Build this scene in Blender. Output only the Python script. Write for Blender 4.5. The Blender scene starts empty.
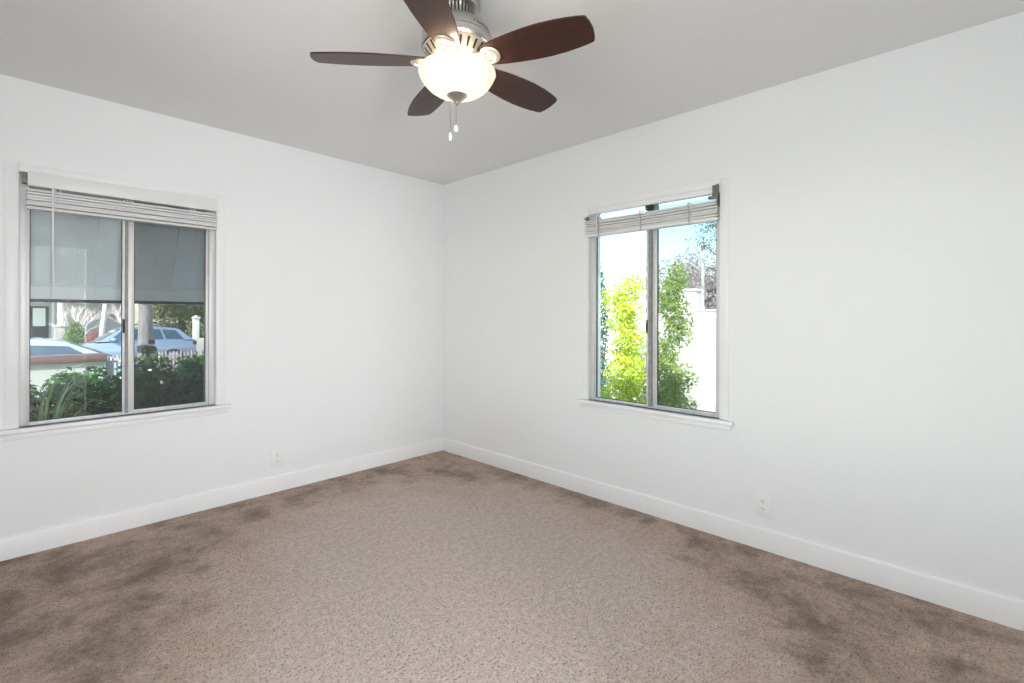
import bpy, bmesh, math, random
import numpy as np
from mathutils import Vector, Matrix

S = bpy.context.scene
COL = S.collection
R = math.radians
PI = math.pi

# ------------------------------------------------------------------ camera
YAW, ROLL, FPX, CY = R(43.676), R(0.135), 480.45, 316.2
fw = Vector((math.cos(YAW), math.sin(YAW), 0))
rt0 = Vector((math.sin(YAW), -math.cos(YAW), 0))
up0 = Vector((0, 0, 1))
rt = rt0 * math.cos(ROLL) + up0 * math.sin(ROLL)
up = up0 * math.cos(ROLL) - rt0 * math.sin(ROLL)
cam = bpy.data.cameras.new('camera')
cam.sensor_width = 36.0
cam.lens = FPX * 36.0 / 1024.0
cam.shift_y = -(341.5 - CY) / 1024.0
cam.clip_start = 0.02
cam.clip_end = 400
co = bpy.data.objects.new('camera', cam)
COL.objects.link(co)
M = Matrix((rt, up, -fw)).transposed().to_4x4()
M.translation = Vector((-2.7657, -3.5184, 1.232))
co.matrix_world = M
S.camera = co

# ------------------------------------------------------------------ colour management, sky, sun, added fill lights
S.view_settings.view_transform = 'Standard'
S.view_settings.look = 'None'
S.view_settings.exposure = 0.07
S.view_settings.gamma = 1.0
S.view_settings.use_curve_mapping = False
S.cycles.use_denoising = True
S.cycles.max_bounces = 14
S.cycles.diffuse_bounces = 8
S.cycles.glossy_bounces = 4
S.cycles.transparent_max_bounces = 24
S.cycles.sample_clamp_indirect = 8.0
S.cycles.caustics_reflective = False
S.cycles.caustics_refractive = False

SUN_EL, SUN_AZ = R(38), math.atan2(-0.43, -0.903)        # the sun stands behind the house
w = bpy.data.worlds.new('sky')
S.world = w
w.use_nodes = True
nt = w.node_tree
bg = nt.nodes['Background']
sky = nt.nodes.new('ShaderNodeTexSky')
sky.sky_type = 'NISHITA'
sky.sun_disc = False
sky.sun_elevation = SUN_EL
sky.sun_rotation = math.atan2(math.cos(SUN_AZ), math.sin(SUN_AZ))
sky.air_density = 1.0
sky.dust_density = 0.6
sky.ozone_density = 1.0
tint = nt.nodes.new('ShaderNodeMix')
tint.data_type = 'RGBA'
tint.blend_type = 'MULTIPLY'
tint.inputs['Factor'].default_value = 1.0
tint.inputs['B'].default_value = (0.96, 1.05, 1.0, 1)
nt.links.new(sky.outputs[0], tint.inputs['A'])
nt.links.new(tint.outputs['Result'], bg.inputs[0])
bg.inputs[1].default_value = 0.42

def lamp(name, kind, loc, energy, color=(1, 1, 1), parent=None, **kw):
    l = bpy.data.lights.new(name, kind)
    l.energy = energy
    l.color = color
    for k, v in kw.items():
        setattr(l, k, v)
    o = bpy.data.objects.new(name, l)
    COL.objects.link(o)
    o.location = loc
    if parent:
        o.parent = parent
    return o

sd = Vector((math.cos(SUN_EL) * math.cos(SUN_AZ), math.cos(SUN_EL) * math.sin(SUN_AZ), math.sin(SUN_EL)))
sun = lamp('sun', 'SUN', (0, 0, 20), 10.0, (1.0, 0.95, 0.87), angle=R(0.6))
sun.rotation_euler = sd.to_track_quat('Z', 'Y').to_euler()
# added fill light shining in by the open doorway behind the camera
hl = lamp('doorway_fill', 'AREA', (-2.87, -5.70, 1.08), 91, (0.945, 0.975, 1.0), shape='RECTANGLE', size=0.42, size_y=2.05)
hl.rotation_euler = (R(90), 0, 0)
# added fill light outside the added window beside the camera
nl = lamp('side_fill', 'AREA', (-3.46, -2.85, 1.33), 47, (0.935, 0.97, 1.0), shape='RECTANGLE', size=1.9, size_y=1.35)
nl.rotation_euler = (R(90), 0, R(-90))

# ------------------------------------------------------------------ materials
def mat(name, col, rough=0.6, metal=0.0, var=0.0, scale=8.0, col2=None, bump=0.0, bscale=60.0, spec=0.5,
        coords='Object', stretch=None, coat=0.0, trans=0.0):
    m = bpy.data.materials.new(name)
    m.use_nodes = True
    n = m.node_tree.nodes
    L = m.node_tree.links
    p = n['Principled BSDF']
    p.inputs['Roughness'].default_value = rough
    p.inputs['Metallic'].default_value = metal
    p.inputs['Specular IOR Level'].default_value = spec
    p.inputs['Coat Weight'].default_value = coat
    tc = n.new('ShaderNodeTexCoord')
    vec = tc.outputs[coords]
    if stretch:
        mp = n.new('ShaderNodeMapping')
        mp.inputs['Scale'].default_value = stretch
        L.new(vec, mp.inputs[0])
        vec = mp.outputs[0]
    if col2 is None:
        k = 1 - var
        col2 = tuple(c * k for c in col)
    nz = n.new('ShaderNodeTexNoise')
    nz.inputs['Scale'].default_value = scale
    nz.inputs['Detail'].default_value = 4
    L.new(vec, nz.inputs['Vector'])
    rp = n.new('ShaderNodeValToRGB')
    rp.color_ramp.elements[0].position = 0.32
    rp.color_ramp.elements[0].color = (*col2, 1)
    rp.color_ramp.elements[1].position = 0.68
    rp.color_ramp.elements[1].color = (*col, 1)
    L.new(nz.outputs['Fac'], rp.inputs['Fac'])
    L.new(rp.outputs[0], p.inputs['Base Color'])
    if bump:
        nb = n.new('ShaderNodeTexNoise')
        nb.inputs['Scale'].default_value = bscale
        nb.inputs['Detail'].default_value = 3
        L.new(vec, nb.inputs['Vector'])
        b = n.new('ShaderNodeBump')
        b.inputs['Strength'].default_value = bump
        b.inputs['Distance'].default_value = 0.01
        L.new(nb.outputs['Fac'], b.inputs['Height'])
        L.new(b.outputs[0], p.inputs['Normal'])
    if trans:                                   # thin leaf: lets some light through
        out = n['Material Output']
        tl = n.new('ShaderNodeBsdfTranslucent')
        L.new(rp.outputs[0], tl.inputs['Color'])
        mx = n.new('ShaderNodeMixShader')
        mx.inputs[0].default_value = trans
        L.new(p.outputs[0], mx.inputs[1])
        L.new(tl.outputs[0], mx.inputs[2])
        L.new(mx.outputs[0], out.inputs[0])
    return m

def carpet_material():
    m = bpy.data.materials.new('carpet')
    m.use_nodes = True
    n = m.node_tree.nodes
    L = m.node_tree.links
    p = n['Principled BSDF']
    p.inputs['Roughness'].default_value = 1.0
    p.inputs['Specular IOR Level'].default_value = 0.05
    p.inputs['Sheen Weight'].default_value = 0.15
    p.inputs['Sheen Roughness'].default_value = 0.6
    tc = n.new('ShaderNodeTexCoord')
    V = tc.outputs['Object']
    def noise(scale, detail=3, rough=0.55, dist=0.0):
        z = n.new('ShaderNodeTexNoise')
        z.inputs['Scale'].default_value = scale
        z.inputs['Detail'].default_value = detail
        z.inputs['Roughness'].default_value = rough
        z.inputs['Distortion'].default_value = dist
        L.new(V, z.inputs['Vector'])
        return z.outputs['Fac']
    def mth(op, a, b=None, c=None):
        q = n.new('ShaderNodeMath')
        q.operation = op
        for i, v in enumerate((a, b, c)):
            if v is None:
                continue
            if isinstance(v, (int, float)):
                q.inputs[i].default_value = v
            else:
                L.new(v, q.inputs[i])
        return q.outputs[0]
    sx = n.new('ShaderNodeSeparateXYZ')
    L.new(V, sx.inputs[0])
    # a lighter round patch in the middle, and brushed streaks that darken outward round it
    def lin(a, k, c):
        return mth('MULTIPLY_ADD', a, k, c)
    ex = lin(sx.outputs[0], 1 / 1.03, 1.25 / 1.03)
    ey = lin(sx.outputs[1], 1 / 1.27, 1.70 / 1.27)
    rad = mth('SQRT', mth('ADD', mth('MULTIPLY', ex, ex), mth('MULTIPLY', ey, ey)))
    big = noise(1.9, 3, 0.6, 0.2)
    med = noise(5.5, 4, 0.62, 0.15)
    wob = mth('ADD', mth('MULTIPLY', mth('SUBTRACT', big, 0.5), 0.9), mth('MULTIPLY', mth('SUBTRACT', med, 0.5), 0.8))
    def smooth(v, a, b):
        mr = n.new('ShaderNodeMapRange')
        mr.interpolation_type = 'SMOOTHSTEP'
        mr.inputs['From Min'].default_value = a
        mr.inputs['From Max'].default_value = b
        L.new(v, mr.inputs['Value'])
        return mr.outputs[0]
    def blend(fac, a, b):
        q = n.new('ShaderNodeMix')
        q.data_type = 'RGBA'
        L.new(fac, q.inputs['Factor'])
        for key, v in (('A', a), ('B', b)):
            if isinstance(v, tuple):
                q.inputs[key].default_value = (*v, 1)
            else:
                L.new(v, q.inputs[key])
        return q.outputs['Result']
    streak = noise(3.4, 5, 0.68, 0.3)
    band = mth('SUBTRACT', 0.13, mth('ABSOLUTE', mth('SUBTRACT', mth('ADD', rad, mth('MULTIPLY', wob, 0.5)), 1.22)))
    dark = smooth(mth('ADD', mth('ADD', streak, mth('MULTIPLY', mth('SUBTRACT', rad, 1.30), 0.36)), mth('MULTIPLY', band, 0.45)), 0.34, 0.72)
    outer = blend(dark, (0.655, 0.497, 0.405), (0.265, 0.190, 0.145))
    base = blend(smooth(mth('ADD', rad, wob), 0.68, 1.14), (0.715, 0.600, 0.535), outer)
    # tufts: shade between them painted as scattered dark pits, finer grain on them, and looser clumps
    pits = smooth(noise(95, 3, 0.75), 0.33, 0.47)
    grain = noise(230, 2, 0.8)
    clump = noise(34, 3, 0.7)
    g = mth('ADD', mth('MULTIPLY', pits, 0.38), mth('ADD', mth('MULTIPLY_ADD', grain, 0.66, 0.09), mth('MULTIPLY', clump, 0.5)))
    rp = n.new('ShaderNodeValToRGB')
    rp.color_ramp.elements[0].position = 0.52
    rp.color_ramp.elements[0].color = (0.36, 0.31, 0.285, 1)
    rp.color_ramp.elements[1].position = 1.0
    rp.color_ramp.elements[1].color = (0.98, 0.98, 0.98, 1)
    e = rp.color_ramp.elements.new(1.0)
    rp.color_ramp.elements[1].position = 0.86
    rp.color_ramp.elements[1].color = (0.86, 0.845, 0.835, 1)
    e = rp.color_ramp.elements[2]
    e.position = 1.0
    e.color = (1.12, 1.11, 1.10, 1)
    hs = mth('MULTIPLY', g, 0.86)
    L.new(hs, rp.inputs[0])
    mul = n.new('ShaderNodeMix')
    mul.data_type = 'RGBA'
    mul.blend_type = 'MULTIPLY'
    mul.inputs['Factor'].default_value = 1.0
    L.new(base, mul.inputs['A'])
    L.new(rp.outputs[0], mul.inputs['B'])
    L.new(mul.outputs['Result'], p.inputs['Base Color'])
    b = n.new('ShaderNodeBump')
    b.inputs['Strength'].default_value = 0.9
    b.inputs['Distance'].default_value = 0.012
    L.new(g, b.inputs['Height'])
    L.new(b.outputs[0], p.inputs['Normal'])
    return m

def glass_material(name, tint=(0.97, 0.985, 0.985)):
    m = bpy.data.materials.new(name)
    m.use_nodes = True
    n = m.node_tree.nodes
    L = m.node_tree.links
    out = n['Material Output']
    n.remove(n['Principled BSDF'])
    t = n.new('ShaderNodeBsdfTransparent')
    t.inputs[0].default_value = (*tint, 1)
    g = n.new('ShaderNodeBsdfGlossy')
    g.inputs['Roughness'].default_value = 0.0
    lw = n.new('ShaderNodeLayerWeight')
    lw.inputs['Blend'].default_value = 0.5
    pw = n.new('ShaderNodeMath'); pw.operation = 'POWER'
    L.new(lw.outputs['Facing'], pw.inputs[0]); pw.inputs[1].default_value = 5
    ma = n.new('ShaderNodeMath'); ma.operation = 'MULTIPLY_ADD'
    L.new(pw.outputs[0], ma.inputs[0]); ma.inputs[1].default_value = 0.95; ma.inputs[2].default_value = 0.042
    mx = n.new('ShaderNodeMixShader')
    L.new(ma.outputs[0], mx.inputs[0])
    L.new(t.outputs[0], mx.inputs[1])
    L.new(g.outputs[0], mx.inputs[2])
    L.new(mx.outputs[0], out.inputs[0])
    return m

def screen_material():
    m = bpy.data.materials.new('insect_mesh')
    m.use_nodes = True
    n = m.node_tree.nodes
    L = m.node_tree.links
    out = n['Material Output']
    p = n['Principled BSDF']
    p.inputs['Base Color'].default_value = (0.022, 0.024, 0.026, 1)
    p.inputs['Roughness'].default_value = 0.8
    t = n.new('ShaderNodeBsdfTransparent')
    mx = n.new('ShaderNodeMixShader')
    mx.inputs[0].default_value = 0.44
    L.new(t.outputs[0], mx.inputs[1])
    L.new(p.outputs[0], mx.inputs[2])
    L.new(mx.outputs[0], out.inputs[0])
    return m

def bowl_material():
    m = bpy.data.materials.new('frosted_glass')
    m.use_nodes = True
    n = m.node_tree.nodes
    L = m.node_tree.links
    out = n['Material Output']
    p = n['Principled BSDF']
    p.inputs['Base Color'].default_value = (0.95, 0.90, 0.82, 1)
    p.inputs['Roughness'].default_value = 0.35
    p.inputs['Emission Color'].default_value = (1.0, 0.86, 0.66, 1)
    p.inputs['Emission Strength'].default_value = 0.35
    t = n.new('ShaderNodeBsdfTranslucent')
    t.inputs[0].default_value = (0.56, 0.535, 0.48, 1)
    mx = n.new('ShaderNodeMixShader')
    mx.inputs[0].default_value = 0.6
    L.new(p.outputs[0], mx.inputs[1])
    L.new(t.outputs[0], mx.inputs[2])
    L.new(mx.outputs[0], out.inputs[0])
    return m

MT = {
    'wall': mat('wall_paint', (0.855, 0.86, 0.865), 0.55, var=0.012, scale=2.0, bump=0.04, bscale=90),
    'trimpaint': mat('trim_paint', (0.87, 0.87, 0.87), 0.38, var=0.02, scale=6.0, bump=0.03, bscale=40),
    'ceiling': mat('ceiling_paint', (0.775, 0.77, 0.76), 0.7, var=0.015, scale=1.5, bump=0.05, bscale=120),
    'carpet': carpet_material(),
    'alu': mat('mill_aluminium', (0.78, 0.78, 0.775), 0.45, 0.25, var=0.16, scale=40, stretch=(1, 1, 0.08)),
    'strip': mat('grey_gap_shade', (0.36, 0.355, 0.35), 0.6, var=0.25, scale=30),  # shade tone for the gap between the sashes
    'gasket': mat('dark_gasket', (0.05, 0.05, 0.055), 0.7, var=0.2),
    'glass': glass_material('window_glass'),
    'screen': screen_material(),
    'blind': mat('blind_slat', (0.72, 0.715, 0.71), 0.45, var=0.12, scale=25, stretch=(0.3, 1, 6)),
    'blindwhite': mat('blind_rail', (0.80, 0.80, 0.79), 0.4, var=0.03),
    'cord': mat('blind_cord', (0.42, 0.42, 0.42), 0.8, var=0.2, scale=80),
    'clip': mat('grey_bracket', (0.23, 0.22, 0.21), 0.5, 0.4, var=0.3, scale=60),
    'black': mat('black_plastic', (0.012, 0.012, 0.014), 0.45, var=0.2),
    'plate': mat('outlet_plastic', (0.86, 0.86, 0.85), 0.35, var=0.02),
    'slot': mat('outlet_slot', (0.06, 0.055, 0.05), 0.6, var=0.2),
    'nickel': mat('brushed_nickel', (0.60, 0.575, 0.545), 0.30, 1.0, var=0.18, scale=30, stretch=(0.4, 0.4, 9)),
    'nickelsatin': mat('satin_nickel', (0.74, 0.66, 0.57), 0.42, 0.6, var=0.12, scale=30),
    'nickeldark': mat('vent_shadow', (0.06, 0.05, 0.045), 0.5, 0.6, var=0.2),
    'blade': mat('dark_walnut', (0.055, 0.017, 0.011), 0.36, var=0.0, col2=(0.032, 0.011, 0.008), scale=7, stretch=(1.2, 22, 4), coat=0.05, spec=0.35),
    'bowl': bowl_material(),
    'awning': mat('awning_metal', (0.82, 0.825, 0.84), 0.5, 0.0, var=0.12, scale=5),
    'awningdark': mat('awning_binding', (0.03, 0.03, 0.032), 0.6, var=0.2),
    'stucco': mat('white_stucco', (0.82, 0.82, 0.80), 0.85, var=0.05, scale=3, bump=0.3, bscale=45),
    'stuccograde': mat('pale_stucco', (0.46, 0.475, 0.46), 0.85, var=0.1, scale=3, bump=0.3, bscale=45),
    'brownwood': mat('brown_wood', (0.19, 0.11, 0.10), 0.7, var=0.3, scale=6, stretch=(0.6, 6, 6)),
    'picket': mat('weathered_wood', (0.62, 0.52, 0.50), 0.8, var=0.3, scale=9, stretch=(6, 6, 0.8)),
    'lawn': mat('lawn', (0.14, 0.19, 0.05), 0.95, col2=(0.20, 0.17, 0.08), scale=3, bump=0.6, bscale=40),
    'asphalt': mat('asphalt', (0.22, 0.22, 0.225), 0.9, var=0.2, scale=9, bump=0.3, bscale=90),
    'concrete': mat('concrete', (0.58, 0.56, 0.53), 0.85, var=0.12, scale=5, bump=0.2, bscale=50),
    'gravel': mat('pale_gravel', (0.62, 0.60, 0.56), 0.9, var=0.25, scale=40, bump=0.5, bscale=60),
    'housegrey': mat('grey_stucco', (0.46, 0.43, 0.41), 0.85, var=0.06, scale=4, bump=0.2, bscale=40),
    'shingle': mat('roof_shingle', (0.12, 0.11, 0.11), 0.9, var=0.3, scale=12),
    'doordark': mat('dark_door', (0.02, 0.027, 0.035), 0.45, var=0.2),
    'whitepaint': mat('white_paint', (0.80, 0.79, 0.76), 0.5, var=0.04),
    'stone': mat('pier_stone', (0.40, 0.39, 0.36), 0.85, var=0.45, scale=9, bump=0.5, bscale=20),
    'bark': mat('grey_bark', (0.34, 0.31, 0.31), 0.9, col2=(0.20, 0.18, 0.18), scale=9, stretch=(3, 3, 0.7), bump=0.6, bscale=25),
    'palebark': mat('pale_bark', (0.76, 0.66, 0.65), 0.9, var=0.3, scale=9, stretch=(3, 3, 0.7)),
    'twig': mat('mauve_twig', (0.50, 0.455, 0.455), 0.9, var=0.25, scale=6),
    'brownbark': mat('brown_bark', (0.10, 0.075, 0.06), 0.9, var=0.3, scale=12),
    'leafdark': mat('deep_green_leaf', (0.075, 0.20, 0.035), 0.26, col2=(0.015, 0.055, 0.024), scale=4, spec=0.6, trans=0.2),
    'leaffresh': mat('fresh_green_leaf', (0.13, 0.26, 0.04), 0.35, col2=(0.05, 0.14, 0.03), scale=4, trans=0.3),
    'strap': mat('strap_leaf', (0.20, 0.32, 0.12), 0.45, col2=(0.06, 0.13, 0.05), scale=3, trans=0.2),
    'lime': mat('lime_leaf', (0.78, 0.80, 0.05), 0.5, col2=(0.34, 0.52, 0.04), scale=5, trans=0.35),
    'midgreen': mat('mid_green_leaf', (0.50, 0.62, 0.13), 0.5, col2=(0.20, 0.35, 0.08), scale=5, trans=0.3),
    'bluegreen': mat('blue_green_leaf', (0.10, 0.24, 0.15), 0.5, col2=(0.04, 0.12, 0.09), scale=5, trans=0.25),
    'sage': mat('sage_leaf', (0.50, 0.60, 0.22), 0.6, col2=(0.30, 0.42, 0.20), scale=5, trans=0.3),
    'olive': mat('olive_leaf', (0.22, 0.27, 0.17), 0.5, col2=(0.10, 0.14, 0.08), scale=5, trans=0.25),
    'oak': mat('oak_leaf', (0.22, 0.25, 0.09), 0.5, col2=(0.07, 0.10, 0.03), scale=1.2, trans=0.25),
    'hedgedark': mat('hedge_leaf', (0.05, 0.06, 0.025), 0.6, col2=(0.025, 0.03, 0.015), scale=3, trans=0.1),
    'redleaf': mat('rose_leaf', (0.46, 0.18, 0.18), 0.6, col2=(0.28, 0.10, 0.11), scale=3, trans=0.3),
    'carwhite': mat('silver_blue_paint', (0.44, 0.52, 0.58), 0.22, 0.25, var=0.03, coat=0.8),
    'carblue': mat('steel_blue_paint', (0.31, 0.39, 0.50), 0.22, 0.35, var=0.04, coat=0.8),
    'carglass': mat('car_glass', (0.045, 0.08, 0.11), 0.06, 0.0, var=0.1, spec=0.9),
    'tyre': mat('tyre_rubber', (0.02, 0.02, 0.02), 0.85, var=0.2),
    'chrome': mat('wheel_alloy', (0.6, 0.6, 0.62), 0.25, 1.0, var=0.1),
    'redlens': mat('tail_lens', (0.10, 0.012, 0.02), 0.2, var=0.1),
    'hallfloor': mat('hall_carpet', (0.30, 0.24, 0.20), 1.0, var=0.2, scale=60, bump=0.5, bscale=150),
}

# ------------------------------------------------------------------ mesh helpers
class MB:
    def __init__(s):
        s.v, s.f, s.m = [], [], []
    def add(s, vs, fs, mi=0):
        o = len(s.v)
        s.v += [tuple(p) for p in vs]
        s.f += [tuple(i + o for i in f) for f in fs]
        s.m += [mi] * len(fs)
        return s
    def box(s, a, b, mi=0, bev=0.0):
        (x0, y0, z0), (x1, y1, z1) = a, b
        x0, x1 = min(x0, x1), max(x0, x1); y0, y1 = min(y0, y1), max(y0, y1); z0, z1 = min(z0, z1), max(z0, z1)
        if bev:
            bm = bmesh.new()
            bmesh.ops.create_cube(bm, size=1)
            for q in bm.verts:
                q.co = Vector(((x0 + x1) / 2 + q.co.x * (x1 - x0), (y0 + y1) / 2 + q.co.y * (y1 - y0), (z0 + z1) / 2 + q.co.z * (z1 - z0)))
            bmesh.ops.bevel(bm, geom=bm.edges[:], offset=bev, segments=2, affect='EDGES', profile=0.5)
            bm.verts.index_update()
            s.add([q.co[:] for q in bm.verts], [[q.index for q in f.verts] for f in bm.faces], mi)
            bm.free()
            return s
        vs = [(x0, y0, z0), (x1, y0, z0), (x1, y1, z0), (x0, y1, z0), (x0, y0, z1), (x1, y0, z1), (x1, y1, z1), (x0, y1, z1)]
        return s.add(vs, [(0, 3, 2, 1), (4, 5, 6, 7), (0, 1, 5, 4), (1, 2, 6, 5), (2, 3, 7, 6), (3, 0, 4, 7)], mi)
    def lathe(s, prof, c=(0, 0), n=48, mi=0):
        vs, fs = [], []
        for r, z in prof:
            for k in range(n):
                a = 2 * PI * k / n
                vs.append((c[0] + r * math.cos(a), c[1] + r * math.sin(a), z))
        for i in range(len(prof) - 1):
            for k in range(n):
                k2 = (k + 1) % n
                fs.append((i * n + k, i * n + k2, (i + 1) * n + k2, (i + 1) * n + k))
        return s.add(vs, fs, mi)
    def tube(s, pts, rad, n=8, mi=0, caps=True):
        pts = [Vector(p) for p in pts]
        if isinstance(rad, (int, float)):
            rad = [rad] * len(pts)
        vs, fs = [], []
        ref = None
        for i, p in enumerate(pts):
            d = (pts[min(i + 1, len(pts) - 1)] - pts[max(i - 1, 0)]).normalized()
            if ref is None:
                ref = d.orthogonal().normalized()
            ref = (ref - d * ref.dot(d))
            if ref.length < 1e-5:
                ref = d.orthogonal()
            ref.normalize()
            e = d.cross(ref)
            for k in range(n):
                a = 2 * PI * k / n
                vs.append(p + (ref * math.cos(a) + e * math.sin(a)) * rad[i])
        for i in range(len(pts) - 1):
            for k in range(n):
                k2 = (k + 1) % n
                fs.append((i * n + k, i * n + k2, (i + 1) * n + k2, (i + 1) * n + k))
        if caps:
            fs.append(tuple(range(n))[::-1])
            fs.append(tuple((len(pts) - 1) * n + k for k in range(n)))
        return s.add(vs, fs, mi)
    def prism(s, poly, axis, a, b, mi=0):
        """poly: 2-D outline in the plane across `axis`; extruded from a to b along it."""
        def P(q, t):
            return {'x': (t, q[0], q[1]), 'y': (q[0], t, q[1]), 'z': (q[0], q[1], t)}[axis]
        n = len(poly)
        vs = [P(q, a) for q in poly] + [P(q, b) for q in poly]
        fs = [tuple(range(n))[::-1], tuple(range(n, 2 * n))]
        fs += [(k, (k + 1) % n, n + (k + 1) % n, n + k) for k in range(n)]
        return s.add(vs, fs, mi)
    def xf(s, M, start=0):
        s.v = s.v[:start] + [tuple(M @ Vector(p)) for p in s.v[start:]]
        return s
    def build(s, name, mats, parent=None, smooth=None, loc=None):
        me = bpy.data.meshes.new(name)
        me.from_pydata(s.v, [], s.f)
        if not isinstance(mats, (list, tuple)):
            mats = [mats]
        for q in mats:
            me.materials.append(MT[q] if isinstance(q, str) else q)
        me.polygons.foreach_set('material_index', s.m)
        bm = bmesh.new()
        bm.from_mesh(me)
        if len(bm.faces) < 6000:
            bmesh.ops.recalc_face_normals(bm, faces=bm.faces[:])
        bm.to_mesh(me)
        bm.free()
        if smooth is not None:
            me.shade_smooth()
            me.set_sharp_from_angle(angle=R(smooth))
        me.update()
        o = bpy.data.objects.new(name, me)
        COL.objects.link(o)
        if parent is not None:
            o.parent = parent
        if loc is not None:
            o.location = loc
        return o

def empty(name, loc, rz=0.0):
    o = bpy.data.objects.new(name, None)
    o.empty_display_size = 0.1
    COL.objects.link(o)
    o.location = loc
    o.rotation_euler = (0, 0, rz)
    return o

def tag(o, label=None, cat=None, group=None, kind=None):
    if label: o['label'] = label
    if cat: o['category'] = cat
    if group: o['group'] = group
    if kind: o['kind'] = kind
    return o

def struct(o, label=None):
    o['kind'] = 'structure'
    if label: o['label'] = label
    return o

# ------------------------------------------------------------------ room shell
XN, YB, H, T = -3.10, -4.15, 2.44, 0.14        # near wall, back wall, ceiling height, wall thickness
W1C, W2C = -2.287, -2.0515                     # window centres: x on the wall left, y on the wall right
W3C, W3W = -2.85, 1.90                         # unseen window added beside the camera for the side fill
WW, WZ0, WZ1 = 0.886, 0.655, 1.965             # opening size

def wall(name, u0, u1, z0, z1, holes, place, mats=('wall', 'stucco')):
    """A wall with real openings: inner face, outer face and the reveals. place(u, w, z) gives the point."""
    us = sorted({u0, u1, *[h[0] for h in holes], *[h[1] for h in holes]})
    zs = sorted({z0, z1, *[h[2] for h in holes], *[h[3] for h in holes]})
    mb = MB()
    inside = lambda a, b: any(h[0] < a < h[1] and h[2] < b < h[3] for h in holes)
    for i in range(len(us) - 1):
        for j in range(len(zs) - 1):
            if inside((us[i] + us[i + 1]) / 2, (zs[j] + zs[j + 1]) / 2):
                continue
            q = [(us[i], zs[j]), (us[i + 1], zs[j]), (us[i + 1], zs[j + 1]), (us[i], zs[j + 1])]
            mb.add([place(u, 0, z) for u, z in q], [(0, 1, 2, 3)], 0)
            mb.add([place(u, T, z) for u, z in q], [(3, 2, 1, 0)], 1)
    def ring(a, b, c, d):
        q = [(a, c), (b, c), (b, d), (a, d)]
        for k in range(4):
            (ua, za), (ub, zb) = q[k], q[(k + 1) % 4]
            mb.add([place(ua, 0, za), place(ub, 0, zb), place(ub, T, zb), place(ua, T, za)], [(0, 1, 2, 3)], 0)
    ring(u0, u1, z0, z1)
    for h in holes:
        ring(*h)
    return struct(mb.build(name, list(mats)))

wall('wall_left', XN - T, T, 0, H, [(W1C - WW / 2, W1C + WW / 2, WZ0, WZ1)], lambda u, w_, z: (u, w_, z))
wall('wall_right', YB - T, 0, 0, H, [(W2C - WW / 2, W2C + WW / 2, WZ0, WZ1)], lambda u, w_, z: (w_, u, z))
DX0, DX1, DZ = -3.00, -2.12, 2.03
wall('wall_back', XN, 0, 0, H, [(DX0, DX1, 0, DZ)], lambda u, w_, z: (u, YB - w_, z), ('wall', 'wall'))
wall('wall_near', YB - 1.75, 0, 0, H, [(W3C - W3W / 2, W3C + W3W / 2, WZ0, WZ1)], lambda u, w_, z: (XN - w_, u, z))
struct(MB().box((XN, YB, -0.12), (0, 0, 0.0)).build('floor', 'carpet'), 'brown cut pile carpet, lighter in the middle with brushed streaks')
struct(MB().box((XN, YB - T, H), (T, T, H + 0.12)).build('ceiling', 'ceiling'), 'flat white painted ceiling')
# next room behind the doorway
struct(MB().box((XN, YB - 1.75, -0.12), (0, YB, -0.004)).build('floor_hall', 'hallfloor'))
struct(MB().box((XN, YB - 1.75, H), (0, YB - T, H + 0.12)).build('ceiling_hall', 'ceiling'))
struct(MB().box((XN, YB - 1.75 - T, 0), (0, YB - 1.75, H)).build('wall_hall_back', ['wall']))
struct(MB().box((0, YB - 1.75, 0), (T, YB - T, H)).build('wall_hall_right', ['wall']))
# foundation, and unseen roof slab with eaves sized to shade the hedge
struct(MB().box((-9.0, -9.0, -0.52), (T - 0.005, T - 0.005, -0.121)).build('foundation_slab', 'concrete'))
struct(MB().box((-12.0, -10.0, H + 0.121), (0.40, 0.40, H + 0.22)).build('roof', 'shingle'))
# doorway casing
dc = MB()
for xa, xb in ((DX0 - 0.07, DX0), (DX1, DX1 + 0.07)):
    dc.box((xa, YB + 0.0, 0), (xb, YB + 0.016, DZ + 0.07), 0, 0.003)
dc.box((DX0, YB, DZ), (DX1, YB + 0.016, DZ + 0.07), 0, 0.003)
struct(dc.build('trim_1', 'trimpaint', smooth=40), 'white casing of the open doorway')

def baseboard(name, pts_a, pts_b, along):
    """profile swept along one wall: 112 mm high with an eased top edge"""
    mb = MB()
    t, h = 0.014, 0.112
    prof = [(0, 0), (t, 0), (t, h - 0.010), (t - 0.0025, h - 0.003), (t - 0.006, h), (0, h)]
    n = len(prof)
    vs = [along(pts_a, d, z) for d, z in prof] + [along(pts_b, d, z) for d, z in prof]
    mb.add(vs, [tuple(range(n))[::-1], tuple(range(n, 2 * n))] + [(k, (k + 1) % n, n + (k + 1) % n, n + k) for k in range(n)])
    return struct(mb.build(name, 'trimpaint', smooth=50))
baseboard('baseboard_left', XN, 0, lambda u, d, z: (u, -d, z))
baseboard('baseboard_right', YB, -0.0141, lambda u, d, z: (-d, u, z))
baseboard('baseboard_near', YB, -0.0141, lambda u, d, z: (XN + d, u, z))
baseboard('baseboard_back', DX1 + 0.07, -0.0141, lambda u, d, z: (u, YB + d, z))

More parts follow.
